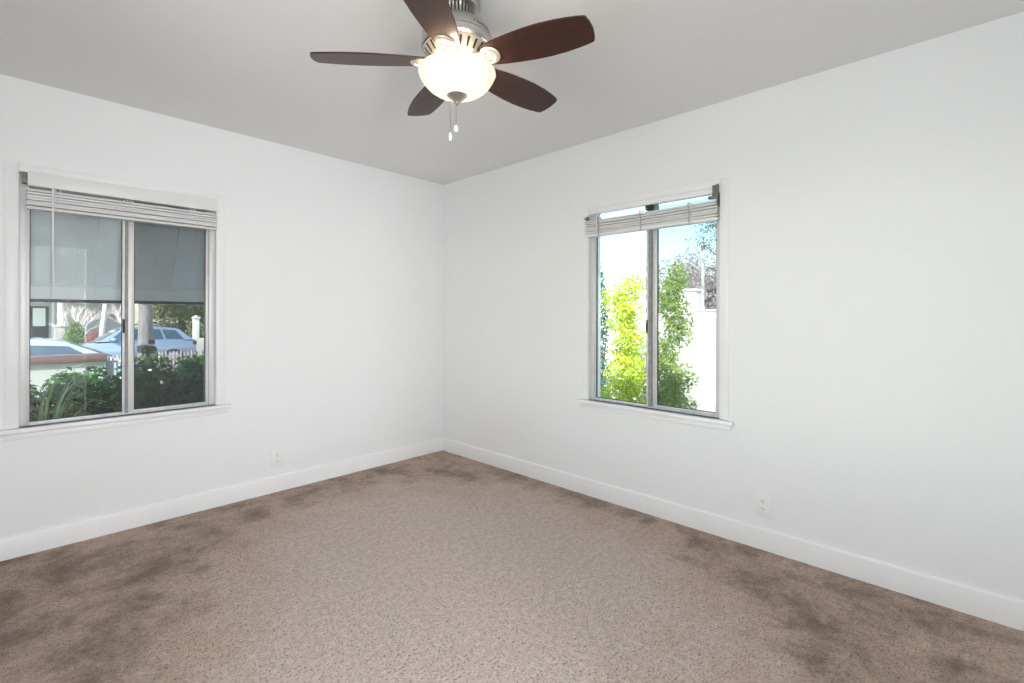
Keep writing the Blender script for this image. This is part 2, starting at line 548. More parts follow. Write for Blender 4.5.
# ------------------------------------------------------------------ windows (local: x along the wall, y outward, z up from the opening's bottom)
def make_window(name, loc, rz, label, ww=WW, screen=True):
    hw, hh = ww / 2, WZ1 - WZ0
    root = empty(name, loc, rz)
    struct(root, label)
    # painted wood casing, stool and apron on the room side
    c = MB()
    cw = 0.052
    c.box((-hw - cw, -0.006, 0.0), (-hw - 0.002, 0.0, hh + 0.047), 0, 0.003)
    c.box((hw + 0.002, -0.006, 0.0), (hw + cw, 0.0, hh + 0.047), 0, 0.003)
    c.box((-hw - 0.002, -0.006, hh + 0.002), (hw + 0.002, 0.0, hh + 0.047), 0, 0.003)
    c.build('casing', 'trimpaint', root, 40)
    st = MB()
    st.box((-hw - 0.082, -0.040, -0.024), (hw + 0.082, 0.0, 0.0), 0, 0.005)
    st.box((-hw + 0.001, 0.0, -0.020), (hw - 0.001, 0.03, 0.0), 0)
    st.build('window_sill', 'trimpaint', root, 40)
    ap = MB()
    ap.box((-hw - 0.066, -0.014, -0.058), (hw + 0.066, 0.0, -0.0285), 0, 0.003)
    ap.build('apron', 'trimpaint', root, 40)
    # aluminium frame: jambs, head, sill track, with a channel lip
    f = MB()
    y0, y1, j = 0.028, 0.105, 0.030
    f.box((-hw, y0, 0), (-hw + j, y1, hh), 0, 0.002)
    f.box((hw - j, y0, 0), (hw, y1, hh), 0, 0.002)
    f.box((-hw + j, y0 + 0.002, hh - 0.011), (hw - j, y1, hh), 0, 0.002)
    f.box((-hw + j, y0 + 0.002, 0), (hw - j, y1, 0.004), 0, 0.001)
    for yy in (0.030, 0.058, 0.088):
        f.box((-hw + j, yy, 0.004), (hw - j, yy + 0.003, 0.008), 0)
    for sx in (-1, 1):
        f.box((sx * (hw - j), 0.055, 0.0), (sx * (hw - j - 0.006), 0.059, hh), 0)
    f.build('window_frame', 'alu', root, 40)
    # sliding sash, room side, x < 0
    def sash(nm, xa, xb, ya, yb, wl, wr):
        s = MB()
        z0, z1 = 0.006, hh - 0.009
        s.box((xa, ya, z0), (xa + wl, yb, z1), 0, 0.002)
        s.box((xb - wr, ya, z0), (xb, yb, z1), 0, 0.002)
        s.box((xa + wl, ya, z0), (xb - wr, yb, z0 + 0.012), 0, 0.002)
        s.box((xa + wl, ya, z1 - 0.012), (xb - wr, yb, z1), 0, 0.002)
        o = s.build(nm, 'alu', root, 40)
        g = MB()
        gw = 0.003
        ga, gb, gz0, gz1 = xa + wl, xb - wr, z0 + 0.012, z1 - 0.012
        m_ = (ya + yb) / 2
        g.box((ga - 0.001, m_ - 0.006, gz0), (ga + gw, m_ + 0.006, gz1))
        g.box((gb - gw, m_ - 0.006, gz0), (gb + 0.001, m_ + 0.006, gz1))
        g.box((ga, m_ - 0.006, gz0 - 0.001), (gb, m_ + 0.006, gz0 + gw))
        g.build('gasket', 'gasket', o)
        p = MB()
        p.box((ga + 0.001, m_ - 0.002, gz0 + 0.001), (gb - 0.001, m_ + 0.002, gz1))
        p.build('pane', 'glass', o)
        return o
    a = sash('sliding_sash', -hw + j - 0.004, -0.014, 0.034, 0.054, 0.013, 0.011)
    b = sash('fixed_sash', 0.002, hw - j + 0.004, 0.062, 0.084, 0.031, 0.016)
    MB().box((-0.0135, 0.044, 0.006), (0.0035, 0.0615, hh - 0.010)).build('gap_shade_strip', 'strip', b)  # grey strip stands in for the shaded recess between the sashes
    l = MB()
    l.box((-0.024, 0.024, 0.475), (-0.014, 0.0335, 0.555), 0, 0.002)
    l.box((-0.021, 0.016, 0.50), (-0.017, 0.024, 0.53), 0, 0.001)
    l.build('latch', 'black', a)
    # insect screen outside the fixed sash
    if not screen:
        return root
    sc = MB()
    xa, xb = 0.006, hw - j
    sc.box((xa, 0.094, 0.018), (xa + 0.012, 0.101, hh - 0.030))
    sc.box((xb - 0.012, 0.094, 0.018), (xb, 0.101, hh - 0.030))
    sc.box((xa, 0.094, 0.006), (xb, 0.101, 0.016))
    o = sc.build('screen_frame', 'alu', root)
    sm = MB()
    sm.add([(xa + 0.006, 0.0975, 0.02), (xb - 0.006, 0.0975, 0.02), (xb - 0.006, 0.0975, hh - 0.03), (xa + 0.006, 0.0975, hh - 0.03)], [(0, 1, 2, 3)])
    sm.build('screen_mesh', 'screen', o)
    return root

make_window('window_1', (W1C, 0, WZ0), 0, 'aluminium sliding window behind the metal awning')
w2 = make_window('window_2', (0, W2C, WZ0), -PI / 2, 'aluminium sliding window looking on to lime green shrubs')
MB().box((-WW / 2, -0.003, WZ1 - WZ0 - 0.033), (WW / 2, 0.030, WZ1 - WZ0), 0, 0.002).build('head_board', 'trimpaint', w2, 40)
make_window('added_window', (XN, W3C, WZ0), PI / 2, 'wide aluminium sliding window added beside the camera for fill light', W3W, False)  # unseen window, added to let the side fill in

# ------------------------------------------------------------------ blinds raised to the top of each window
def slat_stack(z_hi, z_lo, n, x0, x1, yc, depth, seed, bow=0.004, slump=0.0):
    rnd = random.Random(seed)
    mb = MB()
    for k in range(n):
        z = z_hi + (z_lo - z_hi) * (k + 0.5) / n
        tilt = rnd.uniform(-0.22, 0.22)
        dy = rnd.uniform(-0.003, 0.003)
        dx = rnd.uniform(-0.003, 0.003)
        th = abs(z_hi - z_lo) / n * 0.80
        ns = 10
        vs, fs = [], []
        for i in range(ns + 1):
            t = i / ns
            x = x0 + dx + (x1 - x0) * t
            sag = -slump * math.sin(PI * t) + rnd.uniform(-0.0006, 0.0006)
            for (a, b) in ((-0.5, -1), (0.0, -0.35), (0.5, -1), (0.5, 1), (0.0, 1.65), (-0.5, 1)):
                yy, zz = a * depth, b * th / 2
                vs.append((x, yc + dy + yy * math.cos(tilt) - zz * math.sin(tilt), z + sag + yy * math.sin(tilt) * 0.35 + zz))
        for i in range(ns):
            for q in range(6):
                fs.append((i * 6 + q, i * 6 + (q + 1) % 6, (i + 1) * 6 + (q + 1) % 6, (i + 1) * 6 + q))
        fs.append((0, 1, 2, 3, 4, 5))
        fs.append(tuple(ns * 6 + q for q in range(6)))
        mb.add(vs, fs)
    return mb

def make_blind_with_headrail():
    b = empty('window_blind', (W1C, 0, WZ0))
    tag(b, 'white slatted blind raised under its headrail at the awning window', 'window blind')
    hh = WZ1 - WZ0
    x0, x1 = -0.422, 0.440
    m = MB()
    m.box((x0 + 0.008, -0.026, hh - 0.066), (x1 + 0.006, -0.014, hh + 0.006), 0, 0.003)
    m.box((x0 + 0.012, -0.014, hh - 0.066), (x1, 0.031, hh - 0.004), 0, 0.002)
    m.build('headrail', 'blindwhite', b, 40)
    slat_stack(hh - 0.082, hh - 0.168, 6, x0 + 0.006, x1 + 0.002, 0.0, 0.044, 3).build('slat_stack', 'blind', b, 30)
    m = MB()
    m.box((x0 + 0.006, -0.024, hh - 0.186), (x1 + 0.002, 0.022, hh - 0.170), 0, 0.004)
    m.build('bottom_rail', 'blind', b, 40)
    for x in (-0.30, 0.0, 0.31):
        m = MB()
        for dy in (-0.0245, 0.0245):
            m.box((x - 0.012, dy - 0.0012, hh - 0.186), (x - 0.008, dy + 0.0012, hh - 0.055))
            m.box((x + 0.008, dy - 0.0012, hh - 0.186), (x + 0.012, dy + 0.0012, hh - 0.055))
        m.build('ladder_tape', 'blind', b)
    m = MB()
    m.tube([(-0.320, -0.034, hh - 0.058), (-0.320, -0.037, hh - 0.075), (-0.318, -0.036, hh - 0.60)], 0.0042, 6)
    m.tube([(-0.318, -0.036, hh - 0.60), (-0.318, -0.036, hh - 0.635)], [0.0055, 0.003], 6)
    m.build('tilt_wand', 'blindwhite', b, 40)
    m = MB()
    m.box((x0 - 0.012, -0.020, hh - 0.055), (x0 + 0.007, 0.026, hh + 0.0), 0, 0.002)
    m.build('bracket', 'clip', b, 40)
    return b

def make_blind_slipped():
    b = empty('window_blind', (0, W2C, WZ0), -PI / 2)
    tag(b, 'white slatted blind slipped below its brackets at the window with lime shrubs', 'window blind')
    hh = WZ1 - WZ0
    x0, x1 = -0.452, 0.438
    slat_stack(hh - 0.078, hh - 0.170, 6, x0, x1, -0.012, 0.046, 8, slump=0.004).build('slat_stack', 'blind', b, 30)
    m = MB()
    m.box((x0 - 0.002, -0.036, hh - 0.192), (x1 + 0.002, 0.012, hh - 0.173), 0, 0.004)
    m.build('bottom_rail', 'blindwhite', b, 40)
    for x in (-0.345, -0.035, 0.275):
        m = MB()
        z = hh - 0.072
        pts = [(x, -0.038, z), (x + 0.004, -0.040, z - 0.03), (x + 0.010, -0.039, z - 0.055), (x + 0.006, -0.040, z - 0.09), (x + 0.009, -0.038, z - 0.118)]
        m.tube(pts, 0.0035, 6)
        m.tube([(x, -0.038, z), (x, 0.010, z + 0.003)], 0.003, 6)
        m.build('lift_cord', 'cord', b, 40)
    m = MB()
    m.tube([(-0.352, -0.034, hh - 0.045), (-0.352, -0.041, hh - 0.08), (-0.351, -0.042, hh - 0.185)], 0.0042, 6)
    m.build('tilt_wand', 'blindwhite', b, 40)
    m = MB()                                                   # black clip left on the window head
    m.box((-0.022, 0.008, hh - 0.062), (0.030, 0.026, hh - 0.030), 0, 0.003)
    m.build('head_clip', 'black', b, 40)
    m = MB()
    x = 0.425
    m.box((x - 0.020, -0.010, hh - 0.055), (x + 0.014, -0.006, hh + 0.012), 0)
    m.box((x + 0.010, -0.030, hh - 0.11), (x + 0.015, 0.020, hh + 0.012), 0)
    m.box((x - 0.040, -0.026, hh - 0.066), (x + 0.010, 0.006, hh - 0.050), 0, 0.003)
    m.build('bracket', 'clip', b, 40)
    m = MB()
    m.box((-0.470, -0.018, hh - 0.066), (-0.430, -0.013, hh - 0.056), 0)
    m.box((-0.447, -0.030, hh - 0.080), (-0.438, 0.0, hh - 0.050), 0, 0.001)
    m.build('bracket', 'clip', b, 40)
    return b
make_blind_with_headrail()
make_blind_slipped()

# ------------------------------------------------------------------ electrical outlets (local: x along the wall, -y into the room)
def make_outlet(loc, rz, label, pw=0.079, ph=0.117):
    o = empty('electrical_outlet', loc, rz)
    tag(o, label, 'outlet')
    m = MB()
    m.box((-pw / 2, -0.0065, -ph / 2), (pw / 2, 0.0, ph / 2), 0, 0.0028)
    m.build('cover_plate', 'plate', o, 40)
    for s_ in (1, -1):
        zc = s_ * 0.0195
        m = MB()
        out = []
        for k in range(24):
            a = 2 * PI * k / 24
            out.append((0.0168 * math.cos(a), max(-0.0135, min(0.0135, 0.0168 * math.sin(a)))))
        m.prism([(p, q + zc) for p, q in out], 'y', -0.0085, -0.0060, 0)
        for sx, hgt in ((-0.0064, 0.0082), (0.0064, 0.0066)):
            m.box((sx - 0.0013, -0.0092, zc + 0.003 - hgt / 2), (sx + 0.0013, -0.0082, zc + 0.003 + hgt / 2), 1)
        m.prism([(0.0026 * math.cos(2 * PI * k / 12), zc - 0.0075 + 0.0026 * math.sin(2 * PI * k / 12)) for k in range(12)], 'y', -0.0092, -0.0082, 1)
        m.build('receptacle', ['plate', 'slot'], o)
    m = MB()
    m.prism([(0.003 * math.cos(2 * PI * k / 12), 0.003 * math.sin(2 * PI * k / 12)) for k in range(12)], 'y', -0.0078, -0.006, 0)
    m.box((-0.0022, -0.0081, -0.0004), (0.0022, -0.0075, 0.0004), 1)
    m.build('screw', ['plate', 'slot'], o)
    return o
make_outlet((-1.465, 0, 0.234), 0, 'white duplex outlet on the same wall as the awning window')
make_outlet((0, -2.7255, 0.235), -PI / 2, 'white duplex outlet below the window with lime shrubs')

# ------------------------------------------------------------------ ceiling fan
def make_fan(cx, cy, phase):
    F = empty('ceiling_fan', (cx, cy, H))
    tag(F, 'nickel ceiling fan with five dark wood blades and a lit glass bowl', 'ceiling fan')
    z = lambda a: a - H
    def part(mb, name, mats, parent=F, sm=35):
        return mb.build(name, mats, parent, sm)
    m = MB()
    m.lathe([(0.0, z(2.44)), (0.088, z(2.44)), (0.088, z(2.412)), (0.084, z(2.406)), (0.070, z(2.404)), (0.0, z(2.404))], n=56)
    part(m, 'canopy', 'nickel')
    m = MB()
    m.lathe([(0.0, z(2.404)), (0.060, z(2.404)), (0.060, z(2.362)), (0.0, z(2.362))], n=48, mi=1)
    for k in range(30):
        a = 2 * PI * k / 30
        c_, s_ = math.cos(a), math.sin(a)
        st = len(m.v)
        m.box((0.058, -0.0032, z(2.404)), (0.0655, 0.0032, z(2.364)), 0)
        m.xf(Matrix.Rotation(a, 4, 'Z'), st)
    part(m, 'cooling_neck', ['nickel', 'nickeldark'])
    m = MB()
    m.lathe([(0.0, z(2.366)), (0.070, z(2.366)), (0.076, z(2.360)), (0.094, z(2.353)), (0.114, z(2.338)), (0.128, z(2.318)), (0.1345, z(2.300)),
             (0.1355, z(2.290)), (0.1325, z(2.288)), (0.1325, z(2.2835)), (0.1375, z(2.2815)), (0.138, z(2.262)), (0.134, z(2.254)), (0.120, z(2.252)), (0.0, z(2.252))], n=72)
    mh = part(m, 'motor_housing', 'nickel', sm=28)
    # script lettering on the housing
    cu = bpy.data.curves.new('lettering', 'FONT')
    cu.body = 'Hunter'
    cu.size = 0.030
    cu.shear = 0.35
    cu.extrude = 0.0008
    cu.offset = 0.0006
    cu.align_x = 'CENTER'
    to = bpy.data.objects.new('lettering', cu)
    COL.objects.link(to)
    dg = bpy.context.evaluated_depsgraph_get()
    me = bpy.data.meshes.new_from_object(to.evaluated_get(dg))
    bpy.data.objects.remove(to)
    a0 = R(-86)
    for v in me.vertices:
        ang = a0 + v.co.x / 0.134
        zz = 2.300 + v.co.y * 0.9
        rr = 0.1352 - max(0, zz - 2.296) * 0.42 + 0.0006 + v.co.z
        v.co = (rr * math.cos(ang), rr * math.sin(ang), z(zz))
    me.materials.clear()
    me.materials.append(MT['nickeldark'])
    lo = bpy.data.objects.new('lettering', me)
    COL.objects.link(lo)
    lo.parent = mh
    # slotted vent ring under the housing
    m = MB()
    r0, z0, r1, z1 = 0.129, 2.2525, 0.096, 2.214
    m.lathe([(0.0, z(z0)), (r0, z(z0)), (r1, z(z1)), (0.088, z(2.208)), (0.0, z(2.208))], n=60)
    for k in range(25):
        a = phase + 2 * PI * (k + 0.5) / 25
        st = len(m.v)
        e = 0.0008
        q0, q1 = 0.16, 0.82
        ra, za = r0 + (r1 - r0) * q0 + e, z0 + (z1 - z0) * q0
        rb, zb = r0 + (r1 - r0) * q1 + e, z0 + (z1 - z0) * q1
        hw_ = 0.0046
        m.add([(ra, -hw_, z(za)), (ra, hw_, z(za)), (rb, hw_ * 0.8, z(zb)), (rb, -hw_ * 0.8, z(zb)),
               (ra - 0.006, -hw_, z(za)), (ra - 0.006, hw_, z(za)), (rb - 0.006, hw_ * 0.8, z(zb)), (rb - 0.006, -hw_ * 0.8, z(zb))],
              [(0, 1, 2, 3), (4, 7, 6, 5), (0, 4, 5, 1), (1, 5, 6, 2), (2, 6, 7, 3), (3, 7, 4, 0)], 1)
        m.xf(Matrix.Rotation(a, 4, 'Z'), st)
    part(m, 'vent_ring', ['nickelsatin', 'nickeldark'])
    m = MB()
    m.lathe([(0.0, z(2.208)), (0.074, z(2.208)), (0.074, z(2.200)), (0.066, z(2.198)), (0.066, z(2.192)), (0.071, z(2.190)), (0.071, z(2.184)),
             (0.060, z(2.182)), (0.060, z(2.174)), (0.068, z(2.172)), (0.068, z(2.166)), (0.0, z(2.166))], n=56)
    part(m, 'light_fitter', 'nickelsatin', sm=28)
    # glass bowl, open at the top, with wall thickness
    m = MB()
    outer = [(0.0, 2.077), (0.030, 2.078), (0.060, 2.083), (0.088, 2.094), (0.112, 2.110), (0.130, 2.129), (0.1415, 2.148), (0.1465, 2.162), (0.1475, 2.169)]
    inner = [(max(0.0, r - 0.004), zz + 0.0035) for r, zz in outer[:-1]][::-1]
    m.lathe([(r, z(a)) for r, a in outer + [(0.1455, 2.1715), (0.1435, 2.169)] + inner], n=72)
    part(m, 'glass_bowl', 'bowl', sm=60)
    m = MB()
    m.lathe([(0.0, z(2.088)), (0.040, z(2.088)), (0.041, z(2.082)), (0.036, z(2.076)), (0.028, z(2.070)), (0.021, z(2.063)), (0.012, z(2.058)), (0.009, z(2.053)),
             (0.010, z(2.050)), (0.007, z(2.045)), (0.0, z(2.041))], n=40)
    part(m, 'finial', 'nickel')
    # pull chains
    rv = Vector((math.sin(YAW), -math.cos(YAW), 0))
    for off, zb, ln, r_ in ((-0.026, 1.907, 0.030, 0.0066), (-0.004, 1.940, 0.026, 0.0090)):
        m = MB()
        p0 = rv * off
        top = 2.066 if abs(off) > 0.01 else 2.044
        m.tube([(p0.x, p0.y, z(top)), (p0.x, p0.y, z(zb + ln))], 0.0011, 5)
        k = 0
        zz = top
        while zz > zb + ln:
            m.lathe([(0.0, z(zz + 0.0017)), (0.0018, z(zz)), (0.0, z(zz - 0.0017))], (p0.x, p0.y), 6)
            zz -= 0.0052
        ch = part(m, 'pull_chain', 'nickel')
        m = MB()
        m.lathe([(0.0, z(zb + ln + 0.002)), (r_ * 0.55, z(zb + ln)), (r_ * 0.9, z(zb + ln * 0.75)), (r_, z(zb + ln * 0.35)), (r_ * 0.85, z(zb + 0.003)), (r_ * 0.4, z(zb)), (0.0, z(zb))], (p0.x, p0.y), 16)
        part(m, 'chain_pull', 'whitepaint', ch)
    # five blades, each with its iron (local x runs outward)
    bz = z(2.2045)
    rs = [0.128, 0.150, 0.19, 0.24, 0.30, 0.36, 0.42, 0.47, 0.505, 0.522, 0.527]
    wd = [0.046, 0.052, 0.060, 0.067, 0.073, 0.0755, 0.073, 0.067, 0.0605, 0.056, 0.052]
    bm_ = MB()
    out = [(r, -h) for r, h in zip(rs, wd)]
    out += [(0.5335, -0.030), (0.5365, 0.0), (0.5335, 0.030)]
    out += [(r, h) for r, h in zip(rs[::-1], wd[::-1])]
    out += [(0.122, 0.034), (0.120, 0.0), (0.122, -0.034)]
    bm_.prism([(q[0] * 1.018, q[1]) for q in out], 'z', 0.0, 0.0065)
    pitch = R(-13)
    Mp = Matrix.Translation((0, 0, bz)) @ Matrix.Rotation(pitch, 4, 'X')
    bm_.xf(Mp)
    ir = MB()
    # medallion with concentric rings under the blade root
    ir.lathe([(0.0, -0.0075), (0.012, -0.0075), (0.0135, -0.0055), (0.019, -0.0055), (0.021, -0.0085), (0.027, -0.0085), (0.033, -0.006), (0.036, -0.0005), (0.0, -0.0005)], (0.150, 0.0), 36)
    ir.v = [((x - 0.150) * 1.1 + 0.150, y * 1.15, zz) for x, y, zz in ir.v]
    st = len(ir.v)
    # cast arm: two curved bars meeting the medallion, with an open scroll between them
    for s_ in (-1, 1):
        ir.tube([(0.070, s_ * 0.014, 0.002), (0.095, s_ * 0.024, -0.004), (0.118, s_ * 0.026, -0.008), (0.142, s_ * 0.018, -0.007)], [0.008, 0.0085, 0.008, 0.007], 8)
    ir.tube([(0.078, 0, 0.002), (0.100, 0, -0.005), (0.135, 0, -0.008)], [0.009, 0.007, 0.007], 8)
    ir.xf(Mp)
    for k in range(5):
        a = phase + 2 * PI * k / 5
        b = bm_.build('blade', 'blade', F, 35) if k == 0 else None
        if k == 0:
            proto_b = b
            i_ = ir.build('blade_iron', 'nickelsatin', b, 40)
            proto_i = i_
        else:
            b = proto_b.copy(); COL.objects.link(b); b.parent = F
            i_ = proto_i.copy(); COL.objects.link(i_); i_.parent = b
        b.rotation_euler = (0, R((1.3, 0, 0, 2.7, 0)[k]), a)      # two blades sag a little
    # bulbs glowing inside the bowl
    for s_ in (-1, 1):
        lamp('fan_bulb', 'POINT', (s_ * 0.045, s_ * 0.02, z(2.142)), 2.5, (1.0, 0.80, 0.58), F, shadow_soft_size=0.028)
    return F
make_fan(-1.575, -2.087, R(-73.5))

# ------------------------------------------------------------------ awning outside window 1
def make_awning():
    a = empty('window_awning', (W1C, T, 2.36))
    tag(a, 'grey metal awning with scalloped front edge outside the window', 'awning')
    D, ZF = 0.65 - T, 1.412 - 2.36
    x0, x1, nb = -0.72, 0.86, 15
    m = MB()
    pw = (x1 - x0) / nb
    def prof(x_, lift):
        return [(x_, 0.0 + lift * 0.8, 0.0 + lift * 0.6), (x_, D + lift * 0.8, ZF + lift * 0.6)]
    for k in range(nb):                       # alternate raised and recessed pans with standing seams
        l0 = 0.012 if k % 2 else 0.0
        xa, xb = x0 + k * pw, x0 + (k + 1) * pw
        pa, pb = prof(xa, l0), prof(xb, l0)
        th = Vector((0, 0.0016, 0.0012))
        vs = [Vector(q) for q in (pa[0], pb[0], pb[1], pa[1])]
        m.add(vs + [q + th for q in vs], [(0, 1, 2, 3), (4, 7, 6, 5), (0, 4, 5, 1), (1, 5, 6, 2), (2, 6, 7, 3), (3, 7, 4, 0)])
        if k:
            q0, q1 = Vector(prof(xa, -0.006)[0]), Vector(prof(xa, -0.006)[1])
            r0, r1 = Vector(prof(xa, 0.016)[0]), Vector(prof(xa, 0.016)[1])
            dx = Vector((0.0016 if k % 2 else 0.0030, 0, 0))
            m.add([q0 - dx, q1 - dx, r1 - dx, r0 - dx, q0 + dx, q1 + dx, r1 + dx, r0 + dx], [(0, 1, 2, 3), (4, 7, 6, 5), (0, 4, 5, 1), (1, 5, 6, 2), (2, 6, 7, 3), (3, 7, 4, 0)])
    m.build('roof_panel', 'awning', a)
    # front valance with a scalloped lower edge
    m = MB()
    zt, zb = ZF + 0.010, ZF - 0.094
    poly = [(x0, zt), (x0, zb)]
    for k in range(nb):
        for j in range(1, 9):
            t = j / 8
            poly.append((x0 + (k + t) * pw, zb - 0.012 * math.sin(PI * t)))
    poly += [(x1, zt)]
    m.prism(poly, 'y', D - 0.002, D + 0.0005)
    for k in range(1, nb):
        m.box((x0 + k * pw - 0.0018, D - 0.006, zb), (x0 + k * pw + 0.0018, D - 0.002, zt))
    m.build('valance', 'awning', a)
    m = MB()
    m.box((x0, D - 0.010, zb - 0.006), (x1, D + 0.004, zb + 0.014))
    m.build('binding', 'awningdark', a)
    m = MB()
    m.tube([(x0, D - 0.010, zt - 0.004), (x1, D - 0.010, zt - 0.004)], 0.007, 8)
    m.build('front_bar', 'awning', a, 40)
    for x in (x0 + 0.01, x1 - 0.01):
        m = MB()
        m.tube([(x, 0.004, -0.86), (x, D - 0.012, ZF + 0.006)], 0.007, 8)
        m.build('side_arm', 'awning', a, 40)
    m = MB()
    m.box((x0, -0.0, -0.03), (x1, 0.012, 0.03))
    m.build('wall_mount', 'awning', a)
make_awning()

# ------------------------------------------------------------------ ground outside
def gz(y):
    ks = [(-60, -0.5), (6.8, -0.5), (7.6, -0.60), (8.0, -0.66), (23.5, -0.95), (24.2, -0.85), (28, -0.45), (31, -0.40), (120, -0.4)]
    for (a, za), (b, zb) in zip(ks, ks[1:]):
        if a <= y <= b:
            return za + (zb - za) * (y - a) / (b - a)
    return -0.4
def strip(name, x0, x1, ys, dz, m_, thick=0.05):
    mb = MB()
    vs = []
    for y in ys:
        for x in (x0, x1):
            vs.append((x, y, gz(y) + dz)); vs.append((x, y, gz(y) + dz - thick))
    fs = []
    for i in range(len(ys) - 1):
        a, b = i * 4, (i + 1) * 4
        fs += [(a, a + 2, b + 2, b), (a + 1, b + 1, b + 3, a + 3), (a, b, b + 1, a + 1), (a + 2, a + 3, b + 3, b + 2)]
    n = (len(ys) - 1) * 4
    fs += [(0, 1, 3, 2), (n, n + 2, n + 3, n + 1)]
    mb.add(vs, fs)
    return struct(mb.build(name, m_))
strip('ground', -60, 80, [-60, 6.8, 7.6, 8.0, 23.5, 24.2, 28, 31, 120], 0.0, 'lawn', 0.4)
strip('street', -60, 80, [8.05, 16, 23.4], 0.012, 'asphalt', 0.04)
strip('sidewalk', -60, 80, [5.4, 6.75], 0.02, 'concrete', 0.06)
strip('sidewalk_far', -60, 80, [24.3, 25.4], 0.03, 'concrete', 0.06)
struct(MB().box((0.30, -8, -0.53), (6.9, 3.9, -0.485)).build('side_yard_path', 'gravel'))

# ------------------------------------------------------------------ plants
def leaf_mesh(P, N, size, seed, aspect=0.45, jitter=0.7, fold=0.25):
    """leaves as small folded blades at points P, facing about N"""
    rng = np.random.default_rng(seed)
    n = len(P)
    N = N + rng.normal(0, jitter, N.shape)
    N /= np.linalg.norm(N, axis=1)[:, None] + 1e-9
    A = np.cross(N, rng.normal(0, 1, N.shape))
    A /= np.linalg.norm(A, axis=1)[:, None] + 1e-9
    B = np.cross(N, A)
    L_ = size * rng.uniform(0.65, 1.25, n)[:, None]
    W = L_ * aspect * 0.5
    up_ = N * (L_ * fold * 0.5)
    v = np.stack([P - A * L_ * 0.5, P - A * L_ * 0.05 + B * W + up_, P + A * L_ * 0.5, P - A * L_ * 0.05 - B * W + up_, P - A * L_ * 0.05], 1).reshape(-1, 3)
    base = (np.arange(n) * 5)[:, None]
    f = np.concatenate([base + np.array([[0, 1, 4]]), base + np.array([[4, 1, 2]]), base + np.array([[0, 4, 3]]), base + np.array([[4, 2, 3]])], 0)
    mb = MB()
    mb.v = [tuple(q) for q in v]
    mb.f = [tuple(int(i) for i in q) for q in f]
    mb.m = [0] * len(mb.f)
    return mb

def blob_points(blobs, n, seed, shell=0.45, flat_bottom=None):
    """points spread in the outer part of several ellipsoids (cx,cy,cz,rx,ry,rz)"""
    rng = np.random.default_rng(seed)
    wts = np.array([b[3] * b[4] + b[4] * b[5] + b[3] * b[5] for b in blobs]); wts = wts / wts.sum()
    idx = rng.choice(len(blobs), n, p=wts)
    d = rng.normal(0, 1, (n, 3)); d /= np.linalg.norm(d, axis=1)[:, None]
    r = 1 - shell * rng.random(n) ** 1.6
    r *= 1 + rng.normal(0, 0.05, n)
    b = np.array(blobs)[idx]
    P = b[:, :3] + d * r[:, None] * b[:, 3:]
    if flat_bottom is not None:
        P[:, 2] = np.maximum(P[:, 2], flat_bottom + rng.random(n) * 0.1)
    Nn = d / b[:, 3:]
    Nn /= np.linalg.norm(Nn, axis=1)[:, None]
    Nn[:, 2] += 0.35
    return P, Nn

def shrub(name, loc, blobs, n, size, leaf, label, cat, group=None, seed=0, stem_mat='brownbark', aspect=0.45, shell=0.45, stems=6, bottom=0.05):
    t = empty(name, loc)
    tag(t, label, cat, group)
    P, N = blob_points(blobs, n, seed, shell, bottom)
    leaf_mesh(P, N, size, seed + 1, aspect).build('foliage', leaf, t)
    rnd = random.Random(seed)
    m = MB()
    for k in range(stems):
        b = blobs[k % len(blobs)]
        tip = Vector((b[0] + rnd.uniform(-.5, .5) * b[3], b[1] + rnd.uniform(-.5, .5) * b[4], b[2] + rnd.uniform(0.1, .6) * b[5]))
        root = Vector((rnd.uniform(-.05, .05), rnd.uniform(-.05, .05), 0))
        mid = root.lerp(tip, .5) + Vector((rnd.uniform(-.04, .04), rnd.uniform(-.04, .04), 0))
        m.tube([root, mid, tip], [0.016, 0.011, 0.004], 6)
    m.build('stem', stem_mat, t, 40)
    return t

G = -0.5
# hedge row under the awning window: separate shrubs
hedge = [(-2.80, 1.62, 0.74, 'broad leaved shrub at the hedge end beside strap leaves', 11),
         (-2.385, 1.60, 0.82, 'tallest dark shrub rising behind the strap leaved plant', 12),
         (-1.975, 1.56, 0.91, 'dark green shrub in front of the grey tree trunk', 13),
         (-1.565, 1.58, 0.91, 'dark green shrub in front of the parked blue car', 14),
         (-1.155, 1.60, 0.90, 'dark green shrub at the hedge end by the pickets', 15)]
for x, y, top, lab, sd_ in hedge:
    hgt = top - G
    blobs = [(0, 0, hgt * 0.52, 0.225, 0.30, hgt * 0.46), (-0.09, -0.1, hgt * 0.76, 0.15, 0.22, hgt * 0.23), (0.10, 0.02, hgt * 0.76, 0.14, 0.24, hgt * 0.23), (0.0, -0.14, hgt * 0.45, 0.19, 0.2, hgt * 0.35)]
    shrub('leafy_shrub', (x, y, G), blobs, 3600, 0.066, 'leafdark', lab, 'shrub', 'shrubs of the front hedge', sd_, aspect=0.55)

